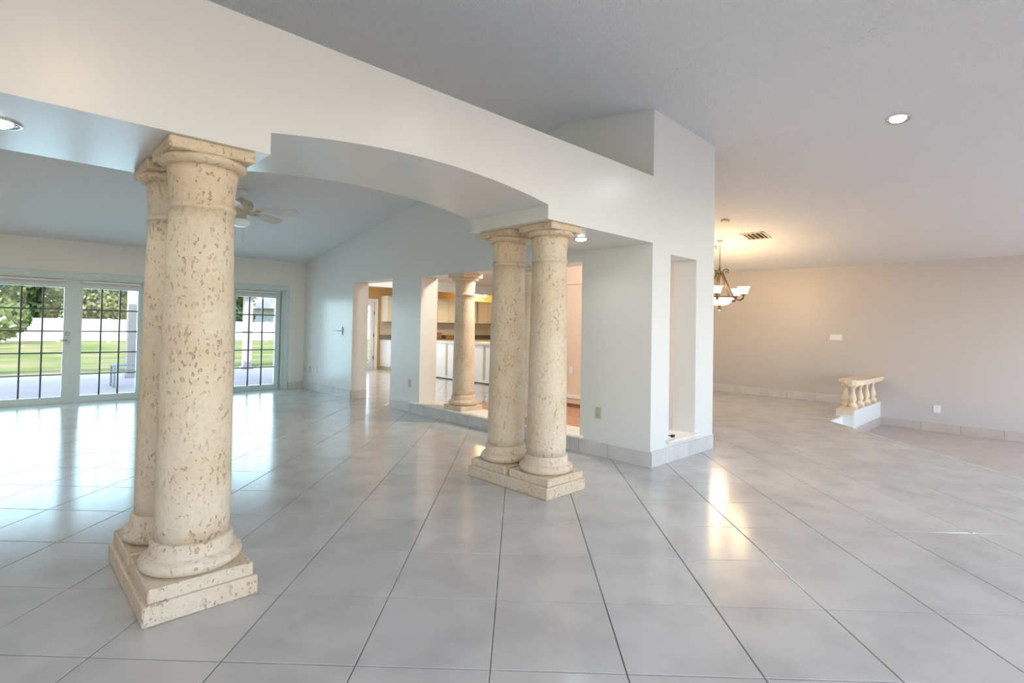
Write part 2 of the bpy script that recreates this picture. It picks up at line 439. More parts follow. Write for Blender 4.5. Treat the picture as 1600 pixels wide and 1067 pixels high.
# patio-door wall
wp = [(XL, -.12, 0, gz(YW)+T, gz(YW)+T), (-.12, 1.82, 1.97, gz(YW)+T, gz(YW)+T), (1.82, 2.18, 0, gz(YW)+T, gz(YW)+T), (2.18, 4.13, 1.97, gz(YW)+T, gz(YW)+T), (4.13, XK, 0, gz(YW)+T, gz(YW)+T)]
struct(wall_profile(wp, 'y', YW, YW+.3).build('wall_back', M_wall))
# right wall
rw = MB().box(XR, YF-.2, ZL-.3, XR+.2, 7.2, fz(XR)+T); struct(rw.build('wall_right', M_beige))
# dining end wall, nook partition, kitchen shell
struct(MB().prism([(7.2, 0), (XR, 0), (XR, fz(XR)+.05), (7.2, fz(7.2)+.05)], 7.05, 7.2, axis='y').build('wall_dining', M_wall))
nw = MB().box(7.08, 3.6, 0, 7.2, 7.2, 3.2).box(7.04, 3.6, 2.06, 7.08, 7.0, 2.42).box(5.5, 3.45, 0, 7.2, 3.6, 3.4)
struct(nw.build('wall_nook', M_peach))
struct(MB().box(6.98, 3.6, 0, 7.08, 7.0, .06, 1).box(6.96, 3.6, .06, 7.08, 7.0, .15, 2).box(6.94, 3.6, .15, 7.08, 7.0, .19, 0).build('trim_2', [M_stone_plain, M_wood, M_peach]))
fx0, fx1 = 7.06, 8.02   # french door
kw = MB().box(5.3, 14.002, 0, 5.42, 14.15, 2.65).box(5.42, 14.002, 0, 6.58, 14.15, .45).box(5.42, 14.002, 2.42, 6.58, 14.15, 2.65).box(6.58, 14.002, 0, fx0, 14.15, 2.65).box(fx0, 14.002, 1.98, fx1, 14.15, 2.65).box(fx1, 14.002, 0, 13.0, 14.15, 2.65); struct(MB().box(13.0, 7.2, 0, 13.15, 14.15, 2.65).build('wall_kitchen_right', M_ochre))  # includes an unseen opening added for the kitchen fill lamp
struct(kw.build('wall_kitchen_back', M_ochre))
struct(MB().box(XK, YW+.3, 0, XK2, 11.3, 2.9).box(XK2, 11.2, 0, 5.3, 11.3, 2.7).box(5.2, 11.3, 0, 5.3, 14.15, 2.7).build('wall_kitchen_left', M_house))
struct(MB().box(XK2, 10.95, 2.20, 13.0, 11.2, 2.42).build('trim_3', M_wall))
# walls behind the camera, with unseen openings added for the fill lamps and sky
wf = MB().box(XL, YF-.2, 0, -1.6, YF, 3.62).box(-1.6, YF-.2, 2.7, 4.0, YF, 3.62).box(-1.6, YF-.2, 0, 4.0, YF, .3).box(4.0, YF-.2, ZL-.3, 6.3, YF, 3.62).box(6.3, YF-.2, 2.45, 10.9, YF, 3.5).box(6.3, YF-.2, ZL-.3, 10.9, YF, .05).box(10.9, YF-.2, ZL-.3, XR, YF, 3.0)
struct(wf.build('wall_front', M_wall))
wl = MB().box(XL-.2, YF-.2, 0, XL, -.65, 3.64).box(XL-.2, -.65, 2.5, XL, .65, 3.64).box(XL-.2, -.65, 0, XL, .65, .5).box(XL-.2, .65, 0, XL, YW+.3, 3.64)
struct(wl.build('wall_left', M_wall))

struct(MB().box(XL-.5, YF-.6, 3.85, 13.4, YW+.4, 3.97).box(5.2, YW+.4, 3.85, 13.4, 14.4, 3.97).build('roof', M_roof))  # unseen slab added over the ceilings to stop sun leaking in
# ------------------------------------------------------------------ baseboard tiles and ledges
def baseboard(name, joints, axis, face, sgn, z0, h, m=M_base, th=.014):
    """tiles along axis 'x' or 'y'; face = wall plane; sgn = direction the board stands out"""
    a, b = joints[0], joints[-1]
    bk = MB()
    lo_, hi_ = sorted((face, face+sgn*(th-.004)))
    if axis == 'y': bk.box(lo_, a, z0, hi_, b, z0+h-.002)
    else: bk.box(a, lo_, z0, b, hi_, z0+h-.002)
    root = struct(bk.build(name, M_grout))
    for u, v_ in zip(joints[:-1], joints[1:]):
        l2, h2 = sorted((face, face+sgn*th)); t = MB()
        if axis == 'y': t.bbox(l2, u+.002, z0, h2, v_-.002, z0+h, .002)
        else: t.bbox(u+.002, l2, z0, v_-.002, h2, z0+h, .002)
        t.build('tile', m, root)
    return root
baseboard('baseboard_pier', [YB-.0165, 3.20, 3.57], 'y', XK, -1, 0, .142)
baseboard('baseboard_ledge', [3.57, 3.70, 4.2, 4.72, 5.07, 5.43, 5.79, 6.44, 6.57], 'y', XK, -1, 0, .142)
baseboard('baseboard_kitchen', [6.57, 6.79, 7.37], 'y', XK, -1, 0, .146)
baseboard('baseboard_family', [8.655, 8.9, 9.25, 9.8, 10.3, YW], 'y', XK, -1, 0, .146)
baseboard('baseboard_doorway', [XK-.014, XK2], 'x', 8.655, -1, 0, .146)
baseboard('baseboard_front', [XK-.002, 4.787, 5.246, 5.834], 'x', YB, -1, 0, .15)
baseboard('baseboard_side', [YB-.014, 2.98], 'y', 5.82, 1, 0, .15)
baseboard('baseboard_back', [4.21, XK-.014], 'x', YW, -1, 0, .146)
jb = [2.62, 3.30, 3.81]
while jb[-1] < 6.6: jb.append(jb[-1]+.51)
jb.append(7.05)
baseboard('baseboard_dining', jb, 'y', XR, -1, 0, .155)
jb = [YF]+[2.25-.58-.52*k for k in range(9, -1, -1)]+[2.25]
baseboard('baseboard_right', jb, 'y', XR, -1, ZL, .145, m=M_sunk)
baseboard('baseboard_curb', [9.6, 10.1, 10.62, 11.0, XR-.014], 'x', 2.25, -1, ZL, .145, m=M_sunk)
# stone ledges
lg = MB().bbox(4.455, 3.52, .145, 4.87, 6.75, .178, .012)
struct(lg.build('trim_4', M_stone_plain))
lg2 = MB().bbox(4.80, 2.675, .19, 5.47, 3.01, .218, .008)
struct(lg2.build('trim_5', M_stone_plain))
# white edge of the step opening and balustrade curb
cu = MB().box(9.0, 2.40, ZL, 9.70, 2.45, -.003, 0).box(9.68, 2.25, ZL, XR, 2.50, .10, 0)
struct(cu.build('trim_6', M_white))
cs = MB().box(9.665, 2.25, .035, 9.68, 2.50, .10).bbox(9.665, 2.246, .10, XR, 2.505, .112, .003)
struct(cs.build('trim_7', M_balu))

# ------------------------------------------------------------------ coral stone columns
def column(label, x, y, z0, h, s=1.0, slab=True, group=None, square=.215):
    t = thing('stone_column', label, 'column', (x, y, z0), group)
    z = 0.0
    MB().bbox(-square, -square, 0, square, square, .062, .006).build('plinth_slab', M_stone, t)
    b = [(.165, .060), (.19, .063), (.212, .078), (.219, .095), (.216, .112), (.202, .126), (.180, .132), (.177, .140), (.176, .185), (.172, .194), (.160, .198)]
    MB().lathe([(r*s, z_) for r, z_ in b], seg=48).build('base', M_stone, t)
    top = h
    pr = [(.159, .196), (.161, .26), (.1615, .45)]
    for k in range(1, 15):
        u = k/14; pr.append((.1605-.021*u**1.5, .45+(top-.30-.45)*u))
    za = top-.30
    pr += [(.1395, za), (.1475, za+.003), (.150, za+.014), (.1475, za+.025), (.1405, za+.028), (.142, za+.07), (.146, za+.12), (.152, za+.17), (.154, za+.205)]
    jit = random.Random(int(x*100+y*10))
    MB().lathe([(r*s*(1+jit.uniform(-.004, .004)), z_) for r, z_ in pr], seg=48).build('shaft', M_stone, t)
    zc = top-.096
    cp = [(.150, zc-.002), (.167, zc-.001), (.180, zc+.005), (.190, zc+.014), (.194, zc+.024), (.192, zc+.034), (.184, zc+.042)]
    MB().lathe([(r*s, z_) for r, z_ in cp], seg=48).build('capital', M_stone, t)
    a = .183*s
    MB().bbox(-a, -a, top-.055, a, a, top, .006).build('abacus', M_stone, t)
    return t
def plinth(label, x0, x1):
    o = MB().bbox(x0, 2.70, 0, x1, 3.64, .092, .007).build('stone_plinth', M_stone)
    o.location = (0, 0, 0); tag(o, label, 'plinth'); return o
plinth('low coral stone plinth under the nearest pair of columns, at left', .48, .95)
plinth('low coral stone plinth under the two columns in front of the pass-through', 3.035, 3.505)
H = 2.145-.092
column('large pitted coral stone column nearest the camera, at left end of arch', .715, 2.925, .092, H)
column('coral stone column half hidden behind the nearest big column', .715, 3.405, .092, H)
column('coral stone column at right end of arch, front one of its pair', 3.27, 2.925, .092, H)
column('coral stone column at right end of arch, rear one of its pair', 3.27, 3.405, .092, H)
hs = 2.03-.178
column('slimmer coral stone column standing free on the pass-through ledge', 4.665, 5.72, .178, hs, .93, square=.19)
column('coral stone column on the ledge, seen only as strip between the right pair', 4.665, 4.45, .178, hs, .93, square=.19)

# ------------------------------------------------------------------ patio doors
def leaf(n, x0, x1, handle=None):
    """glazed door leaf; x0,x1 = glass edges"""
    y0, y1 = YW+.10, YW+.15; g0, g1 = .105, 1.80; st = .10
    root = sempty('door_%d' % n, ((x0+x1)/2, YW+.12, 0)); L0 = root.location
    f_ = MB()
    f_.box(x0-st, y0, .02, x0, y1, 1.935).box(x1, y0, .02, x1+st, y1, 1.935)
    f_.box(x0, y0, .02, x1, y1, g0).box(x0, y0, g1, x1, y1, 1.935)
    def fin(mb, name, m):
        mb.v = [(a-L0[0], b-L0[1], c) for a, b, c in mb.v]; return mb.build(name, m, root)
    fin(f_, 'leaf_frame', M_frame)
    xs = [x0+(x1-x0)*k/3 for k in range(4)]; zs = [g0+(g1-g0)*k/5 for k in range(6)]
    # matching the uneven grid: lowest lights are a little taller
    for k in range(1, 3): fin(MB().box(xs[k]-.011, y0+.008, g0, xs[k]+.011, y1-.008, g1), 'muntin', M_muntin)
    for k in range(1, 5): fin(MB().box(x0, y0+.010, zs[k]-.010, x1, y1-.010, zs[k]+.010), 'muntin', M_muntin)
    for a in range(3):
        for b in range(5):
            fin(MB().box(xs[a]+(.011 if a else 0), y0+.022, zs[b]+(.010 if b else 0), xs[a+1]-(.011 if a < 2 else 0), y0+.026, zs[b+1]-(.010 if b < 4 else 0)), 'pane', M_glass)
    if handle is not None:
        hb = MB(); hb.lathe([(.028, 0), (.028, .012), (.02, .014)], seg=16); hb.v = [(a+handle, y0-c, b+1.08) for a, b, c in hb.v]
        hb.tube([(handle, y0, .98), (handle, y0-.05, .98), (handle-.09, y0-.05, .98)], .010); hb.box(handle-.022, y0-.01, .92, handle+.022, y0, 1.03)
        fin(hb, 'handle', M_metal)
    return root
leaf(1, .02, .758, .81); leaf(2, .985, 1.715)
leaf(3, 2.285, 3.02); leaf(4, 3.25, 3.98)
# frame lining, head blinds and casing
ln = MB()
for a, b in ((-.12, 1.82), (2.18, 4.13)):
    ln.box(a, YW+.02, 1.93, b, YW+.28, 1.97).box(a, YW+.02, 0, a+.03, YW+.28, 1.93).box(b-.045, YW+.02, 0, b, YW+.28, 1.93).box(a, YW+.06, .0, b, YW+.28, .02)
ln.box(.857, YW+.095, .02, .886, YW+.16, 1.935); ln.box(3.119, YW+.095, .02, 3.151, YW+.16, 1.935); ln.box(-.12, YW+.10, 0, -.08, YW+.2, 1.93); ln.box(2.18, YW+.10, 0, 2.187, YW+.2, 1.93); ln.box(1.79, YW+.10, 0, 1.82, YW+.2, 1.93); ln.box(4.07, YW+.10, 0, 4.13, YW+.2, 1.93)
struct(ln.build('trim_8', M_frame))
cs_ = MB().bbox(-.2, YW-.018, 1.955, 4.205, YW, 2.045, .006).bbox(4.125, YW-.018, 0, 4.205, YW, 1.955, .006)
struct(cs_.build('trim_9', M_frame))
for x0, x1, lab in ((0.0, .775, 'raised white blind folded above the leftmost glass door'), (.97, 1.73, 'raised white blind above the glass door left of the big columns'), (2.27, 3.03, 'raised white blind hidden behind the nearest columns'), (3.24, 3.99, 'raised white blind above the glass door right of the big columns')):
    t = thing('window_blind', lab, 'blind', ((x0+x1)/2, YW+.07, 1.86), 'raised blinds over the patio doors'); hw = (x1-x0)/2
    MB().bbox(-hw, -.022, .03, hw, .022, .062, .003).build('head_rail', M_white, t)
    for k in range(3): MB().box(-hw+.01, -.018, .002+k*.009, hw-.01, .018, .007+k*.009).build('slat', M_white, t)

# ------------------------------------------------------------------ outside: patio, lawn, fence, trees, house
struct(MB().box(-10, YW+.3, -.3, 5.2, 17.0, -.05).box(5.2, 14.16, -.3, 20, 17.0, -.05).build('patio', M_patio))
lw = MB().box(-30, 17.0, -.35, 45, 75, -.055); o = lw.build('lawn', M_lawn); struct(o)
struct(MB().box(-10, YW+.3, 2.42, 5.15, 14.6, 2.6).box(-10, 16.3, 2.10, 20, 16.7, 2.42).build('patio_roof', M_post))
for x, y, lab in ((2.36, 15.4, 'square patio post standing behind the metal bench'), (5.32, 16.55, 'square patio post seen through the glass door right of the columns')):
    t = thing('patio_post', lab, 'post', (x, y, -.05))
    MB().bbox(-.11, -.11, 0, .11, .11, 2.2 if y > 16 else 2.47, .01).build('shaft', M_post, t)
    MB().bbox(-.15, -.15, 0, .15, .15, .08, .01).build('base', M_post, t)
# bench
t = thing('metal_bench', 'small grey metal bench frame standing out on the patio', 'bench', (1.98, 13.75, -.05))
MB().box(-.25, -.55, .42, .55, -.08, .45).build('seat', M_metal, t)
for x in (-.23, .53):
    for y in (-.53, -.10): MB().box(x-.018, y-.018, 0, x+.018, y+.018, .42).build('leg', M_metal, t)
for y in (-.53, -.10): MB().box(-.23, y-.008, .30, .53, y+.008, .32).build('stretcher', M_metal, t)
for x in (-.23, .53): MB().box(x-.01, -.53, .04, x+.01, -.10, .06).build('foot_bar', M_metal, t)
# fence
t = thing('vinyl_fence', 'long white vinyl fence at the far side of the lawn', 'fence', (4, 41.6, -.055))
for k in range(17):
    x = -14+k*2.4
    p = MB().box(x-14*0-4, -.03, .05, x-4+2.26, .03, 1.40); p.build('panel', M_fence, t)
    MB().box(x-4-.14, -.07, 0, x-4, .07, 1.46).build('post', M_fence, t)
# trees
def tree(x, y, h, rad, mi, label, seed):
    rg = random.Random(seed); t = thing('tree', label, 'tree', (x, y, -.055), 'trees beyond the fence')
    MB().tube([(0, 0, 0), (.1, 0, h*.25), (.0, .1, h*.55)], [.22, .17, .08]).build('trunk', M_bark, t)
    b = MB(); lobes = [(rg.uniform(-rad*.6, rad*.6), rg.uniform(-rad*.5, rad*.5), h*rg.uniform(.22, .85), rad*rg.uniform(.4, .65)) for _ in range(11)]
    for lx, ly, lz, lr in lobes:
        for _ in range(520):
            u = Vector((rg.gauss(0, 1), rg.gauss(0, 1), rg.gauss(0, 1))).normalized()*lr*rg.uniform(.75, 1.05)
            p = Vector((lx, ly, lz))+u; p.z = max(p.z, .15)
            a = Vector((rg.uniform(-1, 1), rg.uniform(-1, 1), rg.uniform(-1, 1))).normalized()
            c = a.cross(u).normalized()*.10; a = a*.15
            b.add([p-a, p+c, p+a, p-c], [(0, 1, 2, 3)], mi=rg.choice((0, 0, 1)))
    o = b.build('foliage', [M_leaf[mi], M_leaf[(mi+1) % 3]], t); o['kind'] = 'stuff'
    return t
TR = [(-4.2, 47, 6.2, 2.6, 1, 'leafy green tree beyond the fence, leftmost in the glass door'), (0.6, 50, 5.6, 2.2, 0, 'dark green tree beyond the fence, behind the first door bars'),
      (5.0, 46, 6.0, 2.2, 2, 'olive green tree beyond the fence, left of the door stiles'), (9.6, 49, 6.2, 2.4, 1, 'yellowish green tree beyond the fence, behind second glass door'),
      (14.0, 46, 6.2, 2.2, 0, 'dense dark tree beyond the fence, left of the patio post'), (11.6, 54, 6.4, 2.4, 2, 'olive tree beyond the fence, hidden mostly by the columns'), (15.6, 52.5, 6.2, 1.8, 1, 'green tree left of the grey roofed house'),
      (-11, 50.5, 6.0, 2.4, 0, 'green tree beyond the fence at the far left edge'), (-2.6, 56.5, 6.6, 2.4, 2, 'pale olive tree filling the gap behind the leftmost two trees'), (3.6, 58, 7.2, 2.4, 0, 'dark tree in the second row, behind the first door stile'), (6.4, 54.5, 6.8, 2.0, 1, 'green tree in the second row, above the metal bench')]
for k, a in enumerate(TR): tree(*a, 40+k)
t = thing('bush', 'round shrub growing on the lawn before the white fence', 'shrub', (-.3, 38.5, -.055)); rg = random.Random(3); b = MB()
for _ in range(700):
    u = Vector((rg.gauss(0, 1), rg.gauss(0, 1), rg.gauss(0, 1))).normalized(); p = Vector((u.x*1.6, u.y*1.0, 1.3+u.z*1.1)); a = Vector((rg.uniform(-1, 1), rg.uniform(-1, 1), rg.uniform(-1, 1))).normalized()*.2; c = a.cross(u).normalized()*.14
    b.add([p-a, p+c, p+a, p-c], [(0, 1, 2, 3)])
b.build('foliage', M_leaf[1], t)['kind'] = 'stuff'
MB().tube([(0, 0, 0), (0, 0, 1.0)], .08).build('trunk', M_bark, t)
t = thing('house', 'neighbouring white house with grey hipped roof beyond the fence', 'house', (23.2, 54, -.055))
MB().box(-4.5, -3, 0, 4.5, 3, 2.75).build('wall', M_house, t)
MB().add([(-5.2, -3.6, 2.7), (5.2, -3.6, 2.7), (5.2, 3.6, 2.7), (-5.2, 3.6, 2.7), (-2.2, 0, 4.9), (2.2, 0, 4.9)], [(0, 1, 5, 4), (1, 2, 5), (2, 3, 4, 5), (3, 0, 4), (3, 2, 1, 0)]).build('roof', M_roof, t)
for x in (-3.2, -.6):
    f_ = MB().box(x-.6, -3.06, 1.0, x+.6, -3.0, 2.2).build('window', M_frame, t); MB().box(x-.52, -3.08, 1.08, x+.52, -3.055, 2.12).build('pane', M_glassd, f_)

# ------------------------------------------------------------------ recessed lights
def downlight(label, x, y, z, r, energy, tilt=(0, 0), col=(.82, .92, 1.0), spot=150, group='recessed ceiling lights', point=False):
    t = thing('recessed_light', label, 'light', (x, y, z), group); t.rotation_euler = (tilt[0], tilt[1], 0)
    MB().lathe([(r*.80, .0), (r*.82, -.006), (r*.97, -.006), (r, 0)], seg=32).build('trim_ring', M_chrome, t)
    MB().lathe([(r*.80, -.002), (r*.80, -.004), (r*.62, -.004), (r*.62, -.002)], seg=32).build('reflector', M_chrome, t)
    MB().lathe([(.0001, -.022), (r*.35, -.019), (r*.55, -.010), (r*.62, -.002)], seg=24).build('bulb', M_bulb, t)
    if point: l = lamp('downlight', 'POINT', (0, 0, -.09), energy, col, radius=.06)
    else: l = lamp('downlight', 'SPOT', (0, 0, -.04), energy, col, radius=.05, spot=math.radians(spot), blend=.5)
    l.parent = t
    return t
FT = math.atan(.1495)
downlight('bright recessed light alone in the sloping front ceiling, right of centre', 6.144, 1.08, fz(6.144)-.001, .105, 45, (0, FT))
downlight('bright recessed light in the beam underside at the left edge', -.02, 3.15, 2.145, .085, 9)
downlight('bright recessed light in the beam underside beside the right columns', 3.90, 3.10, 2.145, .085, 4)
downlight('recessed ceiling light above and ahead of the camera, off to the right', 3.2, .46, fz(3.2), .105, 60)
downlight('added warm fill lamp on the family room ceiling, unseen at left', -2.1, 8.6, gz(8.6), .105, 135, (-math.atan(.155), 0), col=(1.0, .84, .62), spot=165)  # unseen warm lamp added to lift the patio-door wall
downlight('recessed ceiling light high above the camera', .4, -.9, fz(.4), .105, 40, col=(1.0, .70, .42), point=True)
downlight('recessed ceiling light behind the camera on the right', 6.1, -1.8, fz(6.1)-.002, .105, 50, (0, FT))
downlight('recessed nook ceiling light hidden behind the pass-through header', 5.22, 4.9, 2.42, .085, 100, col=(1.0, .93, .82), group='recessed ceiling lights in kitchen', point=True)
downlight('recessed kitchen ceiling light hidden above the peninsula', 6.4, 9.6, 2.42, .085, 48, col=(1.0, .95, .90), group='recessed ceiling lights in kitchen', point=True)
downlight('recessed kitchen ceiling light hidden near the back cabinets', 9.9, 12.0, 2.60, .085, 125, col=(1.0, .80, .50), group='recessed ceiling lights in kitchen', spot=160)

# ------------------------------------------------------------------ ceiling fan
fx, fy = 2.276, 7.46; fzc = gz(fy)
t = thing('ceiling_fan', 'cream ceiling fan with light bowl, half hidden behind nearest column', 'fan', (fx, fy, fzc))
MB().lathe([(.03, -.10), (.055, -.075), (.075, -.02), (.078, .01)], seg=24).build('canopy', M_white, t)
MB().lathe([(.013, -.16), (.013, -.05)], seg=12).build('downrod', M_fanwhite, t)
mh = MB().lathe([(.02, -.13), (.06, -.115), (.12, -.135), (.145, -.165), (.147, -.205), (.13, -.24), (.085, -.268), (.066, -.285), (.064, -.33), (.068, -.335), (.068, -.36), (.03, -.37)], seg=32).build('motor_housing', M_fanwhite, t)
for k in range(10):
    a = 2*PI*k/10; s = MB()
    for rr_, zz in ((.1145, -.162), (.128, -.20)):
        pass
    c, d = math.cos(a), math.sin(a); p0 = Vector((.147*c, .147*d, -.185)); p1 = Vector((.128*c, .128*d, -.238)); q = Vector((-d, c, 0))*.008; n_ = Vector((c, d, .3))*.003
    s.add([p0-q+n_, p0+q+n_, p1+q+n_, p1-q+n_, p0-q-n_, p0+q-n_, p1+q-n_, p1-q-n_], [(0, 1, 2, 3), (7, 6, 5, 4), (0, 4, 5, 1), (1, 5, 6, 2), (2, 6, 7, 3), (3, 7, 4, 0)])
    s.build('vent_slot', M_dark, mh)
a0 = math.radians(-42)
for k in range(5):
    a = a0+2*PI*k/5
    def rot(vs): return [(x*math.cos(a)-y*math.sin(a), x*math.sin(a)+y*math.cos(a), z) for x, y, z in vs]
    prof = [(.20, .050), (.30, .066), (.50, .078), (.66, .078), (.72, .062), (.74, .03)]
    top = [(x, yy) for x, yy in prof]+[(x, -yy) for x, yy in prof[::-1]]
    b = MB().prism(top, -.003, .003); b.v = rot([(x, y, z-.265-y*.34) for x, y, z in b.v])
    bl = b.build('blade', M_blade, t)
    ir = MB().tube([(.06, 0, -.268), (.12, 0, -.285), (.18, 0, -.275), (.25, 0, -.268)], [.016, .012, .012, .02], seg=8)
    ir.prism([(.22, .03), (.30, .018), (.30, -.018), (.22, -.03)], -.274, -.268); ir.v = rot(ir.v); ir.build('blade_iron', M_fanwhite, bl)
MB().lathe([(.062, -.365), (.105, -.375), (.125, -.395), (.118, -.425), (.085, -.455), (.04, -.47), (.001, -.474)], seg=32).build('light_bowl', M_fglass, t)
for dx in (.05, -.05): MB().tube([(dx, .03, -.36), (dx*1.02, .05, -.50), (dx, .05, -.66)], .0018, seg=5).build('pull_chain', M_chrome, t)

# ------------------------------------------------------------------ chandelier
cx_, cy_ = 9.19, 4.19; cz = fz(cx_)
t = thing('chandelier', 'bronze chandelier with lit glass bowl and cup shades in dining room', 'chandelier', (cx_, cy_, cz))
Z0 = -cz   # world z inside the thing
MB().lathe([(.015, -.05), (.04, -.03), (.055, 0)], seg=20).build('canopy', M_fanwhite, t)
chn = MB(); zc_ = 2.46
while zc_ < cz-.06:
    k = int(round(zc_*1000/28)); pts = [(.011*math.cos(u)*(1 if k % 2 else 0), .011*math.cos(u)*(0 if k % 2 else 1), Z0+zc_+.019*math.sin(u)) for u in [2*PI*q/10 for q in range(10)]]
    chn.tube(pts, .0032, seg=5, closed=True); zc_ += .03
chn.build('chain', M_bronze, t)
MB().lathe([(.004, Z0+1.90), (.012, Z0+1.92), (.012, Z0+2.28), (.028, Z0+2.30), (.034, Z0+2.33), (.022, Z0+2.37), (.012, Z0+2.40), (.012, Z0+2.46)], seg=16).build('stem', M_bronze, t)
ring = MB().tube([(.25*math.cos(2*PI*k/40), .25*math.sin(2*PI*k/40), Z0+1.905) for k in range(40)], .011, seg=8, closed=True).build('ring', M_bronze, t)
MB().lathe([(.001, Z0+1.765), (.09, Z0+1.772), (.15, Z0+1.79), (.185, Z0+1.82), (.20, Z0+1.85), (.245, Z0+1.893), (.240, Z0+1.895), (.18, Z0+1.85)], seg=40).build('glass_bowl', M_shade, t)
MB().lathe([(.001, Z0+1.672), (.026, Z0+1.68), (.034, Z0+1.70), (.026, Z0+1.722), (.012, Z0+1.735), (.03, Z0+1.752), (.032, Z0+1.766), (.001, Z0+1.768)], seg=20).build('finial', M_bronze, t)
va = math.atan2(.72, .69)     # direction the camera looks
for k in range(5):
    th = math.radians(66+72*k); a = va+PI-0+0 - 0
    # offset: sideways = sin, toward camera = -cos
    dx = .415*math.sin(th)-.91*math.cos(th); dy = -.91*math.sin(th)-.415*math.cos(th)
    def at(r, z): return (dx*r, dy*r, Z0+z)
    ar = MB().tube([at(.25, 1.905), at(.30, 1.855), at(.36, 1.85), at(.405, 1.875), at(.42, 1.92), at(.42, 1.945)], [.014, .016, .015, .014, .013, .013])
    arm = ar.build('arm', M_bronze, t)
    MB().lathe([(.012, 1.93), (.038, 1.938), (.040, 1.95), (.02, 1.955)], c=(dx*.42, dy*.42, Z0), seg=16).build('cup', M_bronze, arm)
    MB().lathe([(.030, 1.95), (.058, 1.958), (.066, 1.985), (.072, 2.02), (.088, 2.055), (.105, 2.075), (.100, 2.075), (.066, 2.02), (.055, 1.965)], c=(dx*.42, dy*.42, Z0), seg=28).build('lamp_shade', M_shade, arm)
    # twin slanted rods with the scroll at the top
    qx, qy = -dy*.014, dx*.014
    for sgn in (-1, 1):
        MB().tube([(dx*.25+qx*sgn, dy*.25+qy*sgn, Z0+1.905), (dx*.13+qx*sgn, dy*.13+qy*sgn, Z0+2.15), (dx*.05+qx*sgn, dy*.05+qy*sgn, Z0+2.34)], .0075, seg=6).build('rod', M_bronze, t)
    MB().tube([at(.02, 2.32), at(.06, 2.335), at(.08, 2.375), at(.11, 2.40), at(.145, 2.385), at(.155, 2.35), at(.135, 2.335)], [.010, .011, .011, .011, .010, .009, .008], seg=8).build('scroll', M_bronze, t)
    l = lamp('shade_lamp', 'POINT', (dx*.42, dy*.42, Z0+2.12), 11, (1.0, .68, .34), radius=.05); l.parent = t
l = lamp('bowl_and_fill_lamp', 'POINT', (0, 0, Z0+1.98), 8, (1.0, .68, .34), radius=.08); l.parent = t
l = lamp('bowl_and_fill_lamp', 'POINT', (0, 0, Z0+1.58), 22, (1.0, .76, .50), radius=.12); l.parent = t  # added lamp below the finial, brightens the dining floor

# swag hook, vent, smoke detector on the sloping ceiling
t = thing('ceiling_hook', 'small dark swag hook on the ceiling above the chandelier', 'hook', (9.47, 4.40, fz(9.47)))
MB().lathe([(.022, -.012), (.026, 0)], seg=14).build('plate', M_bronze, t)
MB().tube([(0, 0, 0), (0, 0, -.04), (.02, 0, -.06), (.035, 0, -.04)], .006, seg=6).build('hook', M_bronze, t)
t = thing('ceiling_vent', 'square louvred air vent in the ceiling near the chandelier', 'vent', (9.12, 3.55, fz(9.12))); t.rotation_euler = (0, FT, 0)
hw = .19
MB().box(-hw, -hw, -.012, hw, -hw+.035, .002).box(-hw, hw-.035, -.012, hw, hw, .002).box(-hw, -hw, -.012, -hw+.035, hw, .002).box(hw-.035, -hw, -.012, hw, hw, .002).build('frame', M_fanwhite, t)
MB().box(-hw+.03, -hw+.03, -.003, hw-.03, hw-.03, .0).build('backing', M_dark, t)
for k in range(4):
    y = -.11+k*.073; s = MB().box(-hw+.035, -.02, -.0015, hw-.035, .02, .0015); s.v = [(a, y+b*.8, -.010+b*.35+c) for a, b, c in s.v]; s.build('slat', M_fanwhite, t)
t = thing('smoke_detector', 'small round cream smoke detector on the ceiling beside the pier', 'detector', (8.21, 3.665, fz(8.21))); t.rotation_euler = (0, FT, 0)
MB().lathe([(.045, -.034), (.062, -.028), (.066, -.008)], seg=24).build('cover', M_fanwhite, t)
MB().lathe([(.066, -.01), (.07, 0)], seg=24).build('base', M_fanwhite, t)

# ------------------------------------------------------------------ balustrade
t = thing('balustrade', 'short stone balustrade with turned balusters against the beige wall', 'balustrade', (9.7, 2.38, .112))
L0 = Vector((9.7, 2.42, .13))
rail = [(.20, -.05), (.25, -.12), (.34, -.165), (.50, -.18), (1.715, -.18), (1.715, .18), (.34, .18), (.24, .14), (.20, .06)]
r1 = MB().prism([(x, y) for x, y in rail], .405, .45).prism([(x+.02 if x < 1 else x, y*.9) for x, y in rail], .372, .405)
r1.build('top_rail', M_balu, t)
def baluster(x, y):
    b = MB().bbox(x-.062, y-.062, 0, x+.062, y+.062, .02, .004).bbox(x-.058, y-.058, .35, x+.058, y+.058, .372, .004)
    b.lathe([(.052, .02), (.064, .032), (.066, .05), (.055, .072), (.034, .085), (.038, .10), (.050, .125), (.053, .15), (.046, .185), (.034, .225), (.027, .27), (.026, .305), (.034, .315), (.030, .325), (.044, .338), (.05, .35)], c=(x, y, 0), seg=20)
    return b.build('baluster', M_balu, t)
for x in (.23, .65, 1.07, 1.49): baluster(x, -.055)
baluster(.30, .064)

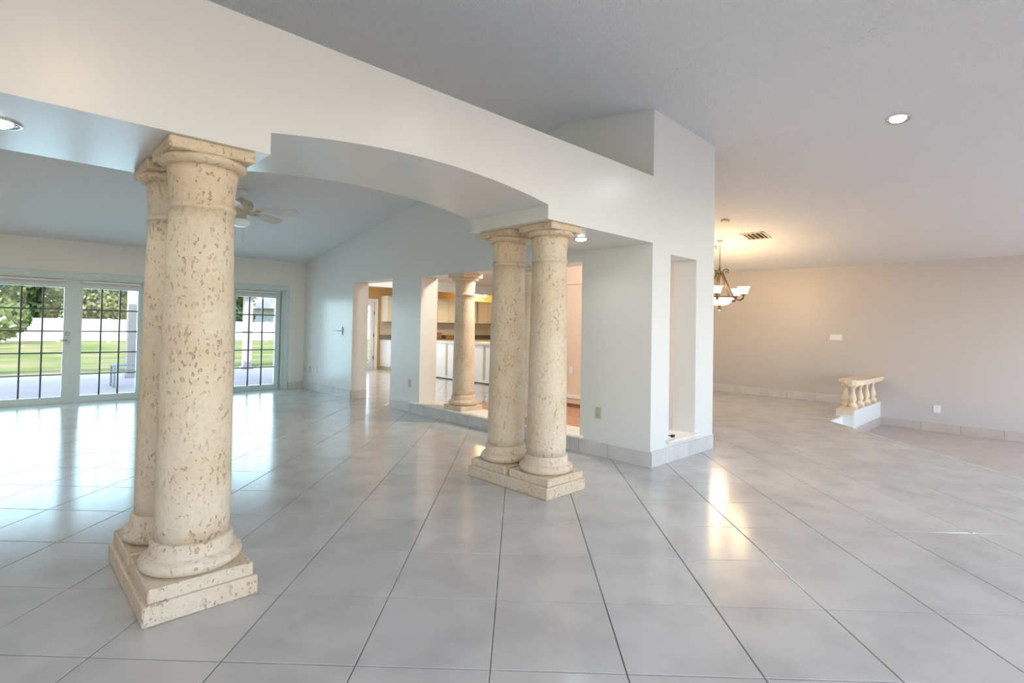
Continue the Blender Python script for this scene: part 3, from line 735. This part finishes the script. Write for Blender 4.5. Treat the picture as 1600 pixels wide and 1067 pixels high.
# ------------------------------------------------------------------ wall plates
def plate_mesh(kind, m, face):
    pass
def plate(label, pos, face, wdt=.072, hgt=.116, m=M_plate, gang='outlet', cat='outlet', group=None):
    """face: '-x' or '-y'"""
    t = thing('wall_switch' if gang == 'switch' else 'wall_outlet', label, cat, pos, group)
    if face == '-x': t.rotation_euler = (0, 0, -PI/2)
    w2, h2 = wdt/2, hgt/2
    MB().bbox(-w2, -.008, -h2, w2, 0, h2, .003).build('cover_plate', m, t)
    if gang == 'outlet':
        for dz in (-.022, .022):
            r_ = MB().bbox(-.016, -.011, dz-.014, .016, -.007, dz+.014, .002).build('receptacle', m, t)
            MB().box(-.008, -.0118, dz-.004, -.005, -.0108, dz+.006).box(.005, -.0118, dz-.004, .008, -.0108, dz+.006).build('slot', M_dark, r_)
    elif gang == 'switch':
        n = max(1, round(wdt/.05))
        for k in range(n):
            x = (k-(n-1)/2)*.046; MB().bbox(x-.016, -.012, -.032, x+.016, -.007, .032, .003).build('rocker', m, t)
    return t
plate('almond duplex outlet on the bluish pier face, low down', (XK, 3.325, .443), '-x')
plate('almond duplex outlet on the wall between doorway and pass-through', (XK, 6.82, .437), '-x')
plate('almond wall plate nearest the back corner, first of the three', (XK, 10.60, .392), '-x', group=None)
plate('almond wall plate, middle one of the three near back corner', (XK, 10.36, .405), '-x')
plate('pale wall plate of the three, nearest the kitchen doorway', (XK, 10.09, .412), '-x', m=M_plate_w)
plate('wide white multi-gang switch plate on the beige right wall', (XR, 2.957, 1.235), '-x', wdt=.205, hgt=.105, m=M_plate_w, gang='switch', cat='switch')
plate('white outlet low on the right wall above the sunken floor', (XR, 1.458, .072), '-x', wdt=.10, hgt=.125, m=M_plate_w)
plate('white outlet on the peach nook wall', (7.08, 5.80, .60), '-x', m=M_plate_w)
plate('tan outlet on the backsplash seen through the doorway', (8.25, 13.995, 1.19), '-y', m=M_batten)
plate('tan outlet on the backsplash right of the ledge column', (12.15, 13.995, 1.235), '-y', m=M_batten)
t = thing('wall_bracket', 'small dark T-shaped bracket on the glossy wall left of the doorway', 'bracket', (XK, 9.02, 1.19))
MB().bbox(-.012, -.02, -.075, 0, .02, .075, .003).build('back_plate', M_metal, t)
MB().tube([(-.005, 0, 0), (-.05, .02, 0), (-.09, .16, 0)], .008, seg=8).build('arm', M_chrome, t)
# cord lying on the slot ledge
t = thing('power_cord', 'short black power cord with plug lying on the slot ledge', 'cord', (4.93, 2.79, .219))
MB().tube([(-.065, .03, .006), (-.045, .02, .018), (-.01, .005, .026), (.03, -.015, .022), (.06, -.03, .014)], .0055, seg=8).build('cable', M_black, t)
MB().bbox(.055, -.048, .001, .10, -.018, .027, .004).build('plug', M_black, t)
t = thing('junction_box', 'low cream block on the slot ledge beneath the black cord', 'box', (4.89, 2.735, .219))
MB().bbox(-.05, -.04, 0, .055, .02, .012, .004).build('body', M_stone_plain, t)
MB().box(-.05, -.042, .001, .055, -.039, .008).build('edge', M_batten, t)

# ------------------------------------------------------------------ kitchen
def cabinet(name, label, x0, x1, z0, z1, yf, yb, m, doors, knob='low', group=None):
    t = thing(name, label, 'cabinet', (x0, yb, z0), group); w_ = x1-x0; d = yb-yf
    MB().box(0, -d+.02, 0, w_, 0, z1-z0).build('body', m, t)
    n = doors; dw = w_/n
    for k in range(n):
        a, b = k*dw+.006, (k+1)*dw-.006
        dr = MB().bbox(a, -d, .006, b, -d+.019, z1-z0-.006, .003)
        fr = .055
        dr.box(a+fr, -d-.004, fr, b-fr, -d, z1-z0-fr)
        dd = dr.build('door', m, t)
        kx = b-.035 if k % 2 == 0 else a+.035; kz = .06 if knob == 'low' else z1-z0-.08
        kb = MB().lathe([(.006, 0), (.006, .014), (.014, .02), (.012, .03), (.001, .032)], seg=12); kb.v = [(kx+a_, -d-.004-c, kz+b_) for a_, b_, c in kb.v]; kb.build('knob', M_chrome, dd)
    return t
gU = 'cream upper cabinets on the kitchen back wall'
ux = [(8.22, 9.10, 'cream upper cabinet seen through the doorway'), (9.11, 10.02, 'cream upper cabinet left of the ledge column'), (10.03, 10.90, 'cream upper cabinet mostly behind the ledge column'), (10.91, 11.66, 'cream upper cabinet just right of the ledge column'), (11.72, 12.60, 'cream upper cabinet nearest the front columns')]
for a, b, lab in ux: cabinet('upper_cabinet', lab, a, b, 1.415, 2.13, 13.65, 14.0, M_cab, 2, group=gU)
struct(MB().box(8.22, 13.62, 2.13, 12.62, 14.0, 2.165).build('trim_10', M_cab))
for a, b, lab in ((8.22, 9.7, 'white base cabinet seen through the doorway'), (9.71, 11.3, 'base cabinet behind the peninsula, left half'), (11.31, 12.98, 'base cabinet behind the peninsula, right half')):
    t = cabinet('base_cabinet', lab, a, b, .1, .88, 13.42, 14.0, M_panel, 3, 'high', group='base cabinets on the kitchen back wall')
    MB().box(.02, -.52, -.1, b-a, 0, 0).build('toe_kick', M_batten, t)
t = thing('countertop', 'dark granite countertop along the kitchen back wall', 'countertop', (8.2, 14.0, .88))
MB().bbox(-.01, -.61, 0, 4.78, -.001, .035, .004).build('slab', M_granite, t); MB().box(-.01, -.03, .035, 4.78, -.001, .14).build('splash_strip', M_granite, t)
struct(MB().box(8.2, 13.985, 1.02, 12.98, 14.0, 1.415).build('trim_11', M_splash))
# peninsula
t = thing('kitchen_peninsula', 'white panelled kitchen peninsula with pale top behind pass-through', 'peninsula', (8.05, 7.5, 0))
MB().box(.01, 0, .03, .62, 4.1, .90).build('body', M_panel, t)
ys = [0, .8, 1.64, 3.05, 4.1]
for a, b in zip(ys[:-1], ys[1:]): MB().bbox(0, a+.02, .03, .012, b-.02, .90, .002).build('panel', M_panel, t)
for y in ys[1:-1]: MB().box(-.008, y-.035, .10, .004, y+.035, .86).build('batten', M_batten, t)
MB().box(.03, 0, 0, .6, 4.1, .03).build('toe_kick', M_dark, t)
MB().bbox(-.09, -.05, .90, .68, 4.15, .94, .006).build('top', M_counter, t)
for x, y, ww, hh, lab in ((10.1, 13.75, .22, .19, 'dark brown box on the back counter, left of ledge column'), (10.5, 13.72, .3, .10, 'low dark tray on the back counter beside the box')):
    t = thing('counter_box', lab, 'box', (x, y, .916)); MB().bbox(-ww/2, -.1, 0, ww/2, .1, hh*.8, .004).build('body', M_wood, t); MB().bbox(-ww/2-.005, -.105, hh*.8, ww/2+.005, .105, hh, .003).build('lid', M_wood, t)
# globe light bar
t = thing('globe_light', 'lit two-globe light bar above the kitchen cabinets', 'light', (12.0, 13.99, 2.37))
MB().bbox(-.3, -.03, -.03, .3, 0, .03, .004).build('bar', M_chrome, t)
for x in (-.18, .18):
    a = MB().tube([(x, -.03, 0), (x, -.08, 0), (x, -.10, -.01)], .012).build('arm', M_chrome, t)
    MB().lathe([(.001, -.055), (.035, -.045), (.055, 0), (.035, .045), (.001, .055)], c=(x, -.14, 0), seg=16).build('globe', M_wbulb, a)
l = lamp('globe_lamp', 'POINT', (0, -.35, .05), 40, (1.0, .72, .36), radius=.06); l.parent = t
# french door
root = sempty('door_5', (fx0, 14.0, 0))
f_ = MB().box(0, .03, .0, .12, .08, 1.98).box(.84, .03, 0, .96, .08, 1.98).box(.12, .03, 0, .84, .08, .22).box(.12, .03, 1.86, .84, .08, 1.98)
f_.build('leaf_frame', M_white, root)
for k in range(1, 5): MB().box(.12, .04, .22+k*.328-.012, .84, .07, .22+k*.328+.012).build('muntin', M_white, root)
for k in range(5): MB().box(.12, .052, .232+k*.328 if k else .22, .84, .056, .22+(k+1)*.328-.012).build('pane', M_glass, root)
for z in (.35, 1.0, 1.65): MB().box(.94, .015, z-.05, .965, .032, z+.05).build('hinge', M_bronze, root)
struct(MB().bbox(fx0-.09, 13.98, 0, fx0, 14.0, 2.07, .003).bbox(fx1, 13.98, 0, fx1+.09, 14.0, 2.07, .003).bbox(fx0, 13.98, 1.98, fx1, 14.0, 2.07, .003).build('trim_12', M_white))
